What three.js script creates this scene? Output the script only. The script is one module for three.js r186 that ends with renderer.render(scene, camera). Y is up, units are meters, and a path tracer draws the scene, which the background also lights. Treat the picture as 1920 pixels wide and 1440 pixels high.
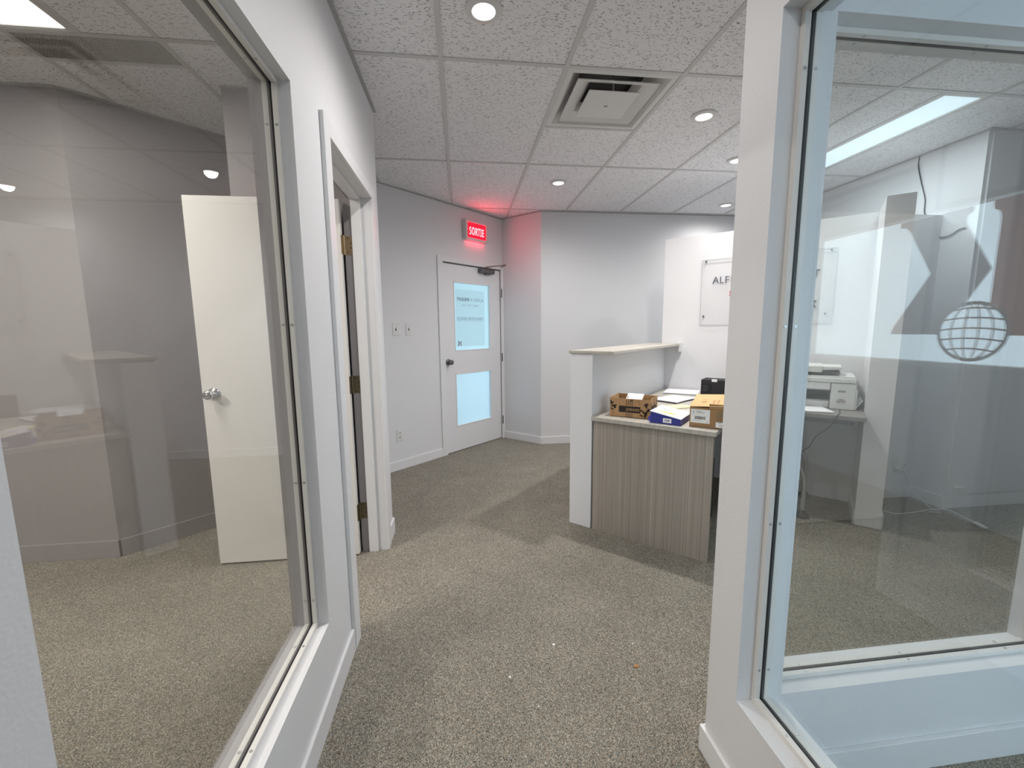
import * as THREE from 'three';
import { mergeGeometries } from 'three/addons/utils/BufferGeometryUtils.js';
import { RoundedBoxGeometry } from 'three/addons/geometries/RoundedBoxGeometry.js';
import { RectAreaLightUniformsLib } from 'three/addons/lights/RectAreaLightUniformsLib.js';
import { FontLoader } from 'three/addons/loaders/FontLoader.js';
import { Brush, Evaluator, SUBTRACTION } from 'three-bvh-csg';
import { TextGeometry } from 'three/addons/geometries/TextGeometry.js';

// ------------------------------------------------------------------ camera, sky, large lights, exposure
const scene = new THREE.Scene();
const camera = new THREE.PerspectiveCamera(85.39, 4 / 3, 0.02, 60);
camera.position.set(0, 1.33, 0);
camera.rotation.set(-0.13043, -0.11776, -0.00915, 'YXZ');
const renderer = new THREE.WebGLRenderer({ antialias: true });
renderer.toneMapping = THREE.LinearToneMapping;
renderer.toneMappingExposure = 1.0;
renderer.shadowMap.enabled = true;
scene.background = new THREE.Color().setRGB(0.69, 0.85, 1.0);   // overcast daylight
scene.backgroundIntensity = 5.0;
RectAreaLightUniformsLib.init();
const L_LEFT = 20, L_LEFT2 = 82, L_RECEPTION = 14, L_DOWN = 5.5;
const CEIL = 2.603;

function panelLight(x, z, w, l, intensity, rgb) {           // soft light of a ceiling troffer, just below its lens
  const a = new THREE.RectAreaLight(new THREE.Color().setRGB(...rgb), intensity, w, l);
  a.position.set(x, CEIL - 0.012, z); a.rotation.x = -Math.PI / 2; scene.add(a);
}
const WARM = [1.0, 0.92, 0.84], COOL = [0.86, 0.95, 1.0], NEUTRAL = [1.0, 0.96, 0.93];
panelLight(-1.7445, -1.5625, 0.27, 1.17, L_LEFT, WARM);
panelLight(-2.9636, -0.3433, 0.27, 1.17, L_LEFT2, WARM);
panelLight(2.8275, -2.7815, 0.27, 1.17, L_RECEPTION, COOL);

// ------------------------------------------------------------------ helpers
let seed = 20240611;
const rnd = () => { seed |= 0; seed = seed + 0x6D2B79F5 | 0; let t = Math.imul(seed ^ seed >>> 15, 1 | seed); t = t + Math.imul(t ^ t >>> 7, 61 | t) ^ t; return ((t ^ t >>> 14) >>> 0) / 4294967296; };
const rr = (a, b) => a + (b - a) * rnd();
const used = new Map();
function numbered(name) { const n = used.get(name) ?? 0; used.set(name, n + 1); return n ? `${name}_${String(n).padStart(3, '0')}` : name; }
const V = (x, y, z) => new THREE.Vector3(x, y, z);

function worldUV(g) {                                   // uv in metres by the way each face points
  const p = g.attributes.position, n = g.attributes.normal, uv = new Float32Array(p.count * 2);
  for (let i = 0; i < p.count; i++) {
    const ax = Math.abs(n.getX(i)), ay = Math.abs(n.getY(i)), az = Math.abs(n.getZ(i));
    if (ay >= ax && ay >= az) { uv[2 * i] = p.getX(i); uv[2 * i + 1] = p.getZ(i); }
    else if (ax >= az) { uv[2 * i] = p.getZ(i); uv[2 * i + 1] = p.getY(i); }
    else { uv[2 * i] = p.getX(i); uv[2 * i + 1] = p.getY(i); }
  }
  g.setAttribute('uv', new THREE.BufferAttribute(uv, 2)); return g;
}
function bx(x0, x1, y0, y1, z0, z1) {
  const g = new THREE.BoxGeometry(x1 - x0, y1 - y0, z1 - z0).toNonIndexed();
  g.translate((x0 + x1) / 2, (y0 + y1) / 2, (z0 + z1) / 2); return worldUV(g);
}
function rbx(x0, x1, y0, y1, z0, z1, r = 0.004, s = 2) {
  const g = new RoundedBoxGeometry(x1 - x0, y1 - y0, z1 - z0, s, Math.min(r, (x1 - x0) / 2.05, (y1 - y0) / 2.05, (z1 - z0) / 2.05));
  g.translate((x0 + x1) / 2, (y0 + y1) / 2, (z0 + z1) / 2); return worldUV(g.index ? g.toNonIndexed() : g);
}
function tube(pts, r, seg = 40, rs = 8) { const c = new THREE.CatmullRomCurve3(pts.map(p => V(...p)), false, 'centripetal'); return flat(new THREE.TubeGeometry(c, seg, r, rs, false)); }
function flat(g) { const h = g.index ? g.toNonIndexed() : g; for (const k of Object.keys(h.attributes)) if (!['position', 'normal', 'uv'].includes(k)) h.deleteAttribute(k); return h; }
function cyl(r0, r1, h, n = 24, open = false) { return flat(new THREE.CylinderGeometry(r0, r1, h, n, 1, open)); }
function prism(poly, depth) {                               // poly in x,y, extruded along +z
  const g = new THREE.ExtrudeGeometry(new THREE.Shape(poly.map(p => new THREE.Vector2(...p))), { depth, bevelEnabled: false });
  return worldUV(flat(g));
}
function mesh(name, geos, mat, parent = scene) {
  const list = Array.isArray(geos) ? geos : [geos];
  const m = new THREE.Mesh(list.length > 1 ? mergeGeometries(list.map(flat)) : list[0], mat);
  m.name = parent === scene ? numbered(name) : name; m.castShadow = m.receiveShadow = true; parent.add(m); return m;
}
function struct(name, geos, mat) { const m = mesh(name, geos, mat); m.userData.kind = 'structure'; return m; }
function tag(o, label, category, group) { o.userData.label = label; o.userData.category = category; if (group) o.userData.group = group; return o; }
function thing(name, label, category, pos = [0, 0, 0], turn = 0, group) {
  const g = new THREE.Group(); g.name = numbered(name); g.position.set(...pos); g.rotation.y = turn; scene.add(g); return tag(g, label, category, group);
}
function structGroup(name, pos = [0, 0, 0], turn = 0) { const g = new THREE.Group(); g.name = numbered(name); g.position.set(...pos); g.rotation.y = turn; g.userData.kind = 'structure'; scene.add(g); return g; }
// a wall running along one axis ('x' or 'z') with openings [a0, a1, y0, y1]
function wallGeos(axis, a0, a1, b0, b1, y0, y1, openings = []) {
  const cuts = [...new Set([a0, a1, ...openings.flatMap(o => [o[0], o[1]])])].filter(c => c >= a0 && c <= a1).sort((p, q) => p - q), out = [];
  const put = (p, q, u, v) => { if (v - u > 1e-4) out.push(axis === 'x' ? bx(p, q, u, v, b0, b1) : bx(b0, b1, u, v, p, q)); };
  for (let i = 0; i + 1 < cuts.length; i++) {
    const m = (cuts[i] + cuts[i + 1]) / 2, o = openings.find(w => m > w[0] && m < w[1]);
    if (o) { put(cuts[i], cuts[i + 1], y0, o[2]); put(cuts[i], cuts[i + 1], o[3], y1); } else put(cuts[i], cuts[i + 1], y0, y1);
  }
  return out;
}

// ------------------------------------------------------------------ textures
function dataTex(w, h, fill, srgb = true) {
  const d = new Uint8Array(w * h * 4); fill(d);
  const t = new THREE.DataTexture(d, w, h, THREE.RGBAFormat); t.wrapS = t.wrapT = THREE.RepeatWrapping; t.magFilter = THREE.LinearFilter; t.minFilter = THREE.LinearFilter;
  if (srgb) t.colorSpace = THREE.SRGBColorSpace; t.needsUpdate = true; return t;
}
function canvasTex(w, h, draw, srgb = true) {
  const c = document.createElement('canvas'); c.width = w; c.height = h; const x = c.getContext('2d'); draw(x, w, h);
  const t = new THREE.CanvasTexture(c); if (srgb) t.colorSpace = THREE.SRGBColorSpace; t.wrapS = t.wrapT = THREE.RepeatWrapping; t.anisotropy = 4; return t;
}
function field(n, passes) {                                 // smooth wrapping noise 0..1
  let a = new Float32Array(n * n); for (let i = 0; i < a.length; i++) a[i] = rnd();
  for (let k = 0; k < passes; k++) {
    const b = new Float32Array(n * n);
    for (let y = 0; y < n; y++) { const u = ((y + n - 1) % n) * n, v = y * n, w = ((y + 1) % n) * n; for (let x = 0; x < n; x++) { const l = (x + n - 1) % n, r = (x + 1) % n; b[v + x] = (a[u + x] + a[w + x] + a[v + l] + a[v + r] + 2 * a[v + x]) / 6; } }
    a = b;
  }
  let lo = 9, hi = -9; for (const v of a) { lo = Math.min(lo, v); hi = Math.max(hi, v); }
  return a.map(v => (v - lo) / (hi - lo));
}
const sample = (f, n, x, y) => { const x0 = Math.floor(x), y0 = Math.floor(y), fx = x - x0, fy = y - y0, i = (a, b) => f[((b % n + n) % n) * n + ((a % n + n) % n)]; return (i(x0, y0) * (1 - fx) + i(x0 + 1, y0) * fx) * (1 - fy) + (i(x0, y0 + 1) * (1 - fx) + i(x0 + 1, y0 + 1) * fx) * fy; };

// carpet: short loop pile of grey, olive and beige yarn, 2 m per repeat
const CN = 1400, raw = field(CN, 0), fine = field(CN, 1), mid = field(350, 2), broad = field(64, 6);
const carpetColor = dataTex(CN, CN, d => {
  for (let y = 0; y < CN; y++) for (let x = 0; x < CN; x++) {
    const i = y * CN + x, f = fine[i], m = sample(mid, 350, x / 4, y / 4), b = sample(broad, 64, x * 64 / CN, y * 64 / CN);
    const v = 0.555 + 0.42 * (f - 0.5) + 0.62 * (raw[i] - 0.5) + 0.05 * (m - 0.5) + 0.05 * (b - 0.5), tint = (raw[(i * 7 + 911) % (CN * CN)] - 0.5) * 34;
    d[4 * i] = Math.max(16, Math.min(235, 231 * v + 2 + tint)); d[4 * i + 1] = Math.max(16, Math.min(232, 223 * v + 2)); d[4 * i + 2] = Math.max(12, Math.min(220, 207 * v - tint * 0.6)); d[4 * i + 3] = 255;
  }
});
carpetColor.repeat.set(1 / 2, 1 / 2);
const carpetBump = dataTex(CN, CN, d => { for (let i = 0; i < CN * CN; i++) { d[4 * i] = d[4 * i + 1] = d[4 * i + 2] = 255 * fine[i]; d[4 * i + 3] = 255; } }, false);
carpetBump.repeat.set(1 / 2, 1 / 2);
// fissured mineral-fibre ceiling board, 0.61 m per repeat
const fissures = (x, w, base, dark) => {
  x.fillStyle = base; x.fillRect(0, 0, w, w); x.lineCap = 'round';
  const R = [];
  for (let k = 0; k < 1150; k++) R.push([rr(0, w), rr(0, w), rr(5, 22), rr(-0.35, 0.35) + (rnd() < 0.2 ? rr(-1.2, 1.2) : 0), rr(1.3, 3.0), rr(-5, 5)]);
  for (const dx of [-w, 0, w]) for (const dy of [-w, 0, w]) for (const [px, py, l, a, t, q] of R) {
    const ax = px + dx, ay = py + dy; if (ax < -50 || ay < -50 || ax > w + 50 || ay > w + 50) continue;
    x.strokeStyle = dark; x.lineWidth = t; x.beginPath(); x.moveTo(ax, ay); x.quadraticCurveTo(ax + Math.cos(a) * l / 2 + q, ay + Math.sin(a) * l / 2 + q, ax + Math.cos(a) * l, ay + Math.sin(a) * l); x.stroke();
  }
  for (let k = 0; k < 3200; k++) { x.fillStyle = dark; x.beginPath(); x.arc(rr(0, w), rr(0, w), rr(0.5, 1.5), 0, 7); x.fill(); }
};
const s0 = seed; const tileColor = canvasTex(1024, 1024, (x, w) => fissures(x, w, '#eeeef0', '#4b4947')); seed = s0;
const tileBump = canvasTex(1024, 1024, (x, w) => fissures(x, w, '#ffffff', '#202020'), false);
for (const t of [tileColor, tileBump]) t.repeat.set(1 / 0.61, 1 / 0.61);
// rolled paint
const PN = 512, paintF = field(PN, 3);
const paintBump = dataTex(PN, PN, d => { for (let i = 0; i < PN * PN; i++) { d[4 * i] = d[4 * i + 1] = d[4 * i + 2] = 255 * paintF[i]; d[4 * i + 3] = 255; } }, false);
paintBump.repeat.set(1 / 0.7, 1 / 0.7);
// streaked grey-oak laminate; streaks run along v
function laminateTex(c0, c1, c2) {
  const W = 1024, H = 512, line = new Float32Array(W), wide = new Float32Array(W), drift = field(64, 3);
  for (let i = 0; i < W; i++) line[i] = rnd();
  const k = 9; for (let i = 0; i < W; i++) { let s = 0; for (let j = -k; j <= k; j++) s += line[(i + j + W) % W]; wide[i] = s / (2 * k + 1); }
  return dataTex(W, H, d => {
    for (let y = 0; y < H; y++) for (let x = 0; x < W; x++) {
      const q = sample(drift, 64, x * 64 / W * 2, y * 64 / H * 0.25), xs = (x + Math.round(3 * q) + W) % W;
      let v = 0.5 + 0.8 * (line[xs] - 0.5) * (0.5 + q) + 0.25 * (wide[xs] - 0.5) + 0.15 * (q - 0.5); v = Math.max(0, Math.min(1, v));
      const i = 4 * (y * W + x), m = v < 0.5 ? [c0, c1, v * 2] : [c1, c2, v * 2 - 1];
      for (let c = 0; c < 3; c++) d[i + c] = m[0][c] + (m[1][c] - m[0][c]) * m[2]; d[i + 3] = 255;
    }
  });
}
const lamA = laminateTex([124, 116, 106], [162, 153, 142], [190, 181, 170]); lamA.repeat.set(1 / 0.42, 1 / 1.2);
const lamB = laminateTex([158, 153, 143], [184, 179, 169], [204, 199, 190]); lamB.repeat.set(1 / 0.42, 1 / 1.2);

// ------------------------------------------------------------------ materials
const std = (o) => new THREE.MeshStandardMaterial(o), phys = (o) => new THREE.MeshPhysicalMaterial(o);
const lin = (r, g, b) => new THREE.Color().setRGB(r, g, b);
const M = {
  white: std({ color: lin(0.74, 0.745, 0.76), roughness: 0.62, bumpMap: paintBump, bumpScale: 0.0004 }),
  trim: std({ color: lin(0.78, 0.785, 0.80), roughness: 0.38 }),
  grey: std({ color: lin(0.31, 0.293, 0.298), roughness: 0.6, bumpMap: paintBump, bumpScale: 0.0004 }),
  greyTrim: std({ color: lin(0.31, 0.293, 0.298), roughness: 0.42 }),
  cream: std({ color: lin(0.74, 0.72, 0.69), roughness: 0.4 }),
  door: std({ color: lin(0.80, 0.785, 0.76), roughness: 0.42 }),
  carpet: std({ map: carpetColor, bumpMap: carpetBump, bumpScale: 0.002, roughness: 1 }),
  tile: std({ map: tileColor, bumpMap: tileBump, bumpScale: 0.0018, roughness: 0.95 }),
  tbar: std({ color: lin(0.60, 0.595, 0.59), roughness: 0.5 }),
  angle: std({ color: lin(0.42, 0.415, 0.41), roughness: 0.5 }),
  glass: phys({ color: lin(0.94, 0.955, 0.95), roughness: 0.0, transmission: 1, thickness: 0, ior: 1.52 }),
  black: std({ color: lin(0.012, 0.012, 0.014), roughness: 0.5 }),
  blackMatte: std({ color: lin(0.02, 0.02, 0.022), roughness: 0.85 }),
  chrome: std({ color: lin(0.62, 0.62, 0.62), roughness: 0.22, metalness: 1 }),
  brass: std({ color: lin(0.55, 0.44, 0.29), roughness: 0.38, metalness: 1 }),
  agedBrass: std({ color: lin(0.20, 0.17, 0.11), roughness: 0.5, metalness: 0.8 }),
  darkMetal: std({ color: lin(0.16, 0.16, 0.165), roughness: 0.42, metalness: 0.7 }),
  greyMetal: std({ color: lin(0.5, 0.5, 0.5), roughness: 0.35, metalness: 0.8 }),
  plastic: std({ color: lin(0.72, 0.72, 0.71), roughness: 0.38 }),
  lamPanel: std({ map: lamA, roughness: 0.5 }),
  lamTop: std({ map: lamB, roughness: 0.42 }),
  vent: std({ color: lin(0.62, 0.60, 0.56), roughness: 0.45 }),
  duct: std({ color: lin(0.16, 0.155, 0.15), roughness: 0.7 }),
  enamel: std({ color: lin(0.68, 0.675, 0.66), roughness: 0.42 }),
  lensWarm: std({ color: 0xffffff, emissive: lin(1.0, 0.97, 0.93), emissiveIntensity: 2.4, roughness: 0.5 }),
  lensCool: std({ color: lin(0.7, 0.75, 0.78), emissive: lin(0.62, 0.80, 0.92), emissiveIntensity: 0.95, roughness: 0.5 }),
  lamp: std({ color: 0xffffff, emissive: lin(1, 0.985, 0.97), emissiveIntensity: 4, roughness: 0.4 }),
  paper: std({ color: lin(0.80, 0.80, 0.82), roughness: 0.85 }),
  concrete: std({ color: lin(0.35, 0.35, 0.34), roughness: 0.95 }),
};

// ------------------------------------------------------------------ floor, exterior ground, ceiling
struct('floor', bx(-4.6, 4.6, -0.1, 0, -5.4, 2.2), M.carpet);
struct('pavement', bx(-14, 14, -0.3, -0.16, -14, 12), M.concrete);
const ceiling = structGroup('ceiling');
mesh('slab', bx(-4.8, 4.8, 2.78, 2.9, -5.6, 2.4), M.duct, ceiling);
const gx = k => -0.068 + 0.6096 * k, gz = k => -2.172 - 1.2192 * k;
const tileGeo = new Map();
function ceilingTile(x0, x1, z0, z1) {                       // z0 nearer (larger), z1 farther
  const w = x1 - x0 - 0.006, l = z0 - z1 - 0.006, key = w.toFixed(3) + l.toFixed(3);
  const variant = key + Math.floor(rnd() * 4);
  if (!tileGeo.has(variant)) { const g = bx(-w / 2, w / 2, 0, 0.014, -l / 2, l / 2), u = g.attributes.uv, a = rnd(), b = rnd(); for (let i = 0; i < u.count; i++) u.setXY(i, u.getX(i) + a, u.getY(i) + b); tileGeo.set(variant, g); }
  const t = mesh('ceiling_tile', tileGeo.get(variant), M.tile, ceiling); t.position.set((x0 + x1) / 2, CEIL + 0.0015, (z0 + z1) / 2);
}
for (let i = -8; i < 8; i++) for (let j = -4; j < 3; j++) {
  const x0 = gx(i), x1 = gx(i + 1), z0 = gz(j), z1 = gz(j + 1), zm = (z0 + z1) / 2;
  if (i === 1 && j === 0) { ceilingTile(x0, x1, zm, z1); continue; }                     // diffuser
  if (i === -3 && j === 0) { ceilingTile(x0, x1, -2.366, z1); continue; }                // return grille
  if (i === -3 && j === -1) { ceilingTile((x0 + x1) / 2, x1, z0, z1); continue; }        // troffers
  if (i === -5 && j === -2) { ceilingTile((x0 + x1) / 2, x1, z0, z1); continue; }
  if (i === 4 && j === 0) { ceilingTile(x0, (x0 + x1) / 2, z0, z1); continue; }
  ceilingTile(x0, x1, z0, z1);
}
const tb = 0.0118;
for (let i = -8; i <= 8; i++) mesh('grid_bar', bx(gx(i) - tb, gx(i) + tb, CEIL - 0.003, CEIL + 0.012, gz(3), gz(-4)), M.tbar, ceiling);
for (let j = -4; j <= 3; j++) mesh('grid_bar', bx(gx(-8), gx(8), CEIL - 0.0024, CEIL + 0.011, gz(j) - tb, gz(j) + tb), M.tbar, ceiling);
mesh('grid_bar', bx(gx(1), gx(2), CEIL - 0.0024, CEIL + 0.011, -2.7816 - tb, -2.7816 + tb), M.tbar, ceiling);
mesh('grid_bar', bx(gx(-3), gx(-2), CEIL - 0.0024, CEIL + 0.011, -2.366 - tb, -2.366 + tb), M.tbar, ceiling);
mesh('grid_bar', bx(-1.5917 - tb, -1.5917 + tb, CEIL - 0.0022, CEIL + 0.011, gz(0), gz(-1)), M.tbar, ceiling);
mesh('grid_bar', bx(-2.8112 - tb, -2.8112 + tb, CEIL - 0.0022, CEIL + 0.011, gz(-1), gz(-2)), M.tbar, ceiling);
mesh('grid_bar', bx(2.6756 - tb, 2.6756 + tb, CEIL - 0.0022, CEIL + 0.011, gz(1), gz(0)), M.tbar, ceiling);

// ------------------------------------------------------------------ walls
const T = 2.6;                                              // wall tops
// corridor wall with the big window and the open doorway: white to the corridor, grey to the room
const WL0 = -0.607, WLm = -0.542, WL1 = -0.487;
const leftOpen = [[-1.405, -0.49, 0.315, 2.066], [-2.472, -1.735, -0.01, 2.05]];
const wl = structGroup('wall_left');
mesh('corridor_side', wallGeos('z', -2.7, 1.9, WLm, WL1, 0, T, leftOpen), M.white, wl);
mesh('room_side', wallGeos('z', -2.7, 1.9, WL0, WLm, 0, T, leftOpen), M.grey, wl);
// block between room and recess
const wr = structGroup('wall_left_return');
mesh('room_side', bx(-1.225, WL0, 0, T, -2.6, -2.53), M.grey, wr);
mesh('corridor_side', bx(-1.105, WLm, 0, T, -2.7, -2.6), M.white, wr);
mesh('recess_side', bx(-1.165, -1.105, 0, T, -3.5, -2.6), M.white, wr);
mesh('room_face', bx(-1.225, -1.165, 0, T, -3.42, -2.6), M.grey, wr);
// angled wall with the exit door; local x along the wall, local z out of it
const EX = [-0.703, 0, -3.9], EXT = THREE.MathUtils.degToRad(43.42);
const we = structGroup('wall_exit', EX, EXT);
mesh('corridor_part', wallGeos('x', -0.70, 1.662, -0.14, 0, 0, T, [[0.703, 1.617, -0.01, 2.024]]), M.white, we);
mesh('room_part', bx(-1.877, -0.70, 0, T, -0.14, 0), M.grey, we);
const wm = structGroup('wall_room_far'); mesh('room_side', bx(-4.5, -2.066, 0, T, -2.75, -2.61), M.grey, wm);
struct('wall_room_side', bx(-4.54, -4.4, 0, T, -2.75, 2.0), M.grey);
struct('wall_room_back', bx(-4.54, WL0, 0, T, 1.7, 1.86), M.grey);
{ // unseen slab and wall added outside the exit door to dim its frosted panes
  const g = structGroup('added_exit_shade', EX, EXT);
  mesh('added_shade_slab', bx(-3.2, 4.2, 2.65, 2.8, -1.3, -0.15), M.concrete, g);
  mesh('added_shade_wall', bx(-3.2, 4.2, -0.15, 2.65, -3.0, -2.8), M.concrete, g);
}
// short return, far wall, side wall with its jog
const wc = structGroup('wall_corner', [0.491, 0, -5.031], -EXT);
mesh('face', bx(-0.02, 0.5445, 0, T, -0.14, 0), M.white, wc);
struct('wall_far', bx(0.887, 3.66, 0, T, -4.80, -4.66), M.white);
struct('wall_side', bx(3.47, 3.62, 0, T, -4.7, -2.53), M.white);
struct('wall_side_jog', bx(3.50, 4.5, 0, T, -2.67, -2.52), M.white);
struct('wall_reception_end', bx(4.4, 4.54, 0, T, -2.6, -0.95), M.white);
// office: near glazed wall, far glazed wall, shop front, back
struct('wall_right', wallGeos('z', -1.08, 1.9, 0.73, 0.85, 0, T, [[-0.95, -0.03, 0.303, 2.038]]), M.white);
struct('wall_office_far', wallGeos('x', 0.85, 4.45, -1.08, -0.957, 0, T, [[0.872, 1.805, 0.300, 2.045]]), M.white);
struct('wall_shopfront', wallGeos('z', -1.0, 2.0, 3.4, 3.56, 0, T, [[-0.80, 1.80, 1.03, 2.18]]), M.white);
struct('wall_back', wallGeos('x', -4.54, 3.56, 1.86, 2.0, 0, T, [[1.05, 3.2, 0.35, 2.25]]), M.white);
// free-standing partition with the sign, its wing and the counter's half wall are 43.3 degrees to the grid
const DK = [0.705, 0, -2.68], DKT = -THREE.MathUtils.degToRad(43.3);
const wp = structGroup('wall_partition', DK, DKT);
mesh('sign_face', bx(0.13, 1.72, 0, 2.12, -1.65, -1.53), M.white, wp);
mesh('wing', bx(1.587, 1.722, 0, 2.12, -1.54, -1.092), M.white, wp);
struct('wall_partition_end', bx(2.98, 3.48, 0, 2.12, -2.87, -2.745), M.white);

// baseboards
const BH = 0.096, BT = 0.012;
function baseboard(name, geos, mat = M.trim) { return struct(name, geos, mat); }
baseboard('baseboard_left', [rbx(WL1, WL1 + BT, 0, BH, -1.66, 1.85, 0.002), rbx(WL1, WL1 + BT, 0, BH, -2.7 - BT, -2.545, 0.002), rbx(WLm, WL1 - 0.0005, 0, BH, -2.7 - BT, -2.7, 0.002)]);
baseboard('baseboard_room', [rbx(-4.4, -2.062, 0, 0.105, -2.61, -2.61 + BT, 0.002), rbx(-1.225, WL0, 0, 0.105, -2.53, -2.53 + BT, 0.002)], M.greyTrim);
const be = structGroup('baseboard_exit', EX, EXT);
mesh('skirting', rbx(-0.7, 0.645, 0, 0.088, 0, BT, 0.002), M.trim, be);
mesh('room_skirting', rbx(-1.87, -0.7, 0, 0.105, 0, BT, 0.002), M.greyTrim, be);
const bc = structGroup('baseboard_corner', [0.491, 0, -5.031], -EXT); mesh('skirting', rbx(0.0, 0.552, 0, 0.085, 0, BT, 0.002), M.trim, bc);
baseboard('baseboard_far', rbx(0.885, 3.47, 0, 0.085, -4.66, -4.66 + BT, 0.002));
baseboard('baseboard_side', [rbx(3.47 - BT, 3.47, 0, 0.09, -4.64, -2.53 + BT, 0.002), rbx(3.458, 4.4, 0, 0.09, -2.52, -2.52 + BT, 0.002), rbx(3.10, 3.46, 0, 0.082, -2.745, -2.745 + BT, 0.002)]);
baseboard('baseboard_right', [rbx(0.73 - BT, 0.73, 0, 0.085, -1.08 - BT, 1.85, 0.002), rbx(0.7305, 1.2, 0, 0.085, -1.08 - BT, -1.08, 0.002)]);
baseboard('baseboard_office', rbx(0.85, 3.4, 0, 0.1, -0.957, -0.957 + BT + 0.002, 0.002));
const bp = structGroup('baseboard_wing', DK, DKT);
mesh('skirting', [rbx(1.575, 1.734, 0, 0.098, -1.092, -1.080, 0.002), rbx(1.575, 1.587, 0, 0.098, -1.53, -1.08, 0.002), rbx(1.722, 1.734, 0, 0.098, -1.53, -1.08, 0.002)], M.trim, bp);
// wall angle under the ceiling edge
const A0 = CEIL - 0.006, A1 = CEIL - 0.0005, AW = 0.018;
struct('trim_1', [bx(WL1, WL1 + AW, A0, A1, -2.7, 1.85)], M.angle);
const t2 = structGroup('trim_2', EX, EXT); mesh('wall_angle', bx(-1.87, 1.65, A0, A1, 0, AW), M.angle, t2);
const t3 = structGroup('trim_3', [0.491, 0, -5.031], -EXT); mesh('wall_angle', bx(0, 0.55, A0, A1, 0, AW), M.angle, t3);
struct('trim_4', [bx(0.88, 3.47, A0, A1, -4.66, -4.66 + AW), bx(3.47 - AW, 3.47, A0, A1, -4.64, -2.52)], M.angle);
struct('trim_5', [bx(3.45, 4.4, A0, A1, -2.52, -2.52 + AW), bx(-4.4, -2.066, A0, A1, -2.61, -2.61 + AW), bx(-1.225, WL0, A0, A1, -2.53, -2.53 + AW)], M.angle);
// casing of the open doorway: near leg, head, far leg, then the stop and rebate of the far jamb
struct('trim_6', [rbx(WL1, WL1 + 0.016, 0, 2.112, -1.735, -1.662, 0.002), rbx(WL1, WL1 + 0.016, 2.05, 2.112, -2.545, -1.735, 0.002), rbx(WL1, WL1 + 0.016, 0, 2.05, -2.545, -2.472, 0.002)], M.trim);
struct('trim_7', [rbx(-0.588, -0.535, 0, 2.04, -2.472, -2.458, 0.002), rbx(-0.588, -0.535, 2.038, 2.05, -2.472, -1.735, 0.002)], M.trim);

// ------------------------------------------------------------------ interior windows: stops, gasket, pane, screws
function frameBars(w, h, inset, t, z0, z1) {               // four bars lining an opening, t high, from z0 to z1
  return [rbx(inset, w - inset, inset, inset + t, z0, z1, 0.0012, 1), rbx(inset, w - inset, h - inset - t, h - inset, z0, z1, 0.0012, 1), rbx(inset, inset + t, inset + t, h - inset - t, z0, z1, 0.0012, 1), rbx(w - inset - t, w - inset, inset + t, h - inset - t, z0, z1, 0.0012, 1)];
}
const screwGeo = (() => { const g = cyl(0.0038, 0.0038, 0.002, 14); return g; })();
function interiorWindow(name, pos, turn, w, h) {
  const g = structGroup(name, pos, turn), t = 0.014;
  mesh('stop', frameBars(w, h, 0, t, 0.0058, 0.021), M.cream, g);
  mesh('stop', frameBars(w, h, 0, t, -0.021, -0.0058), M.cream, g);
  mesh('gasket', frameBars(w, h, 0, 0.0135, -0.0058, 0.0058), M.black, g);
  mesh('pane', bx(0.006, w - 0.006, 0.006, h - 0.006, -0.003, 0.003), M.glass, g);
  for (const z of [0.0134, -0.0134]) {
    for (const y of [0.10, 0.52, h / 2 + 0.16, h - 0.13]) for (const x of [t, w - t]) { const s = mesh('screw', screwGeo, M.greyMetal, g); s.position.set(x, y, z); s.rotation.z = Math.PI / 2; }
    for (const x of [0.12, w / 2, w - 0.12]) for (const y of [t, h - t]) { const s = mesh('screw', screwGeo, M.greyMetal, g); s.position.set(x, y, z); }
  }
  return g;
}
interiorWindow('window_1', [-0.542, 0.315, -0.49], Math.PI / 2, 0.915, 1.751);
interiorWindow('window_2', [0.795, 0.303, -0.03], Math.PI / 2, 0.92, 1.735);
interiorWindow('window_3', [0.872, 0.300, -1.02], 0, 0.933, 1.745);

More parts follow.
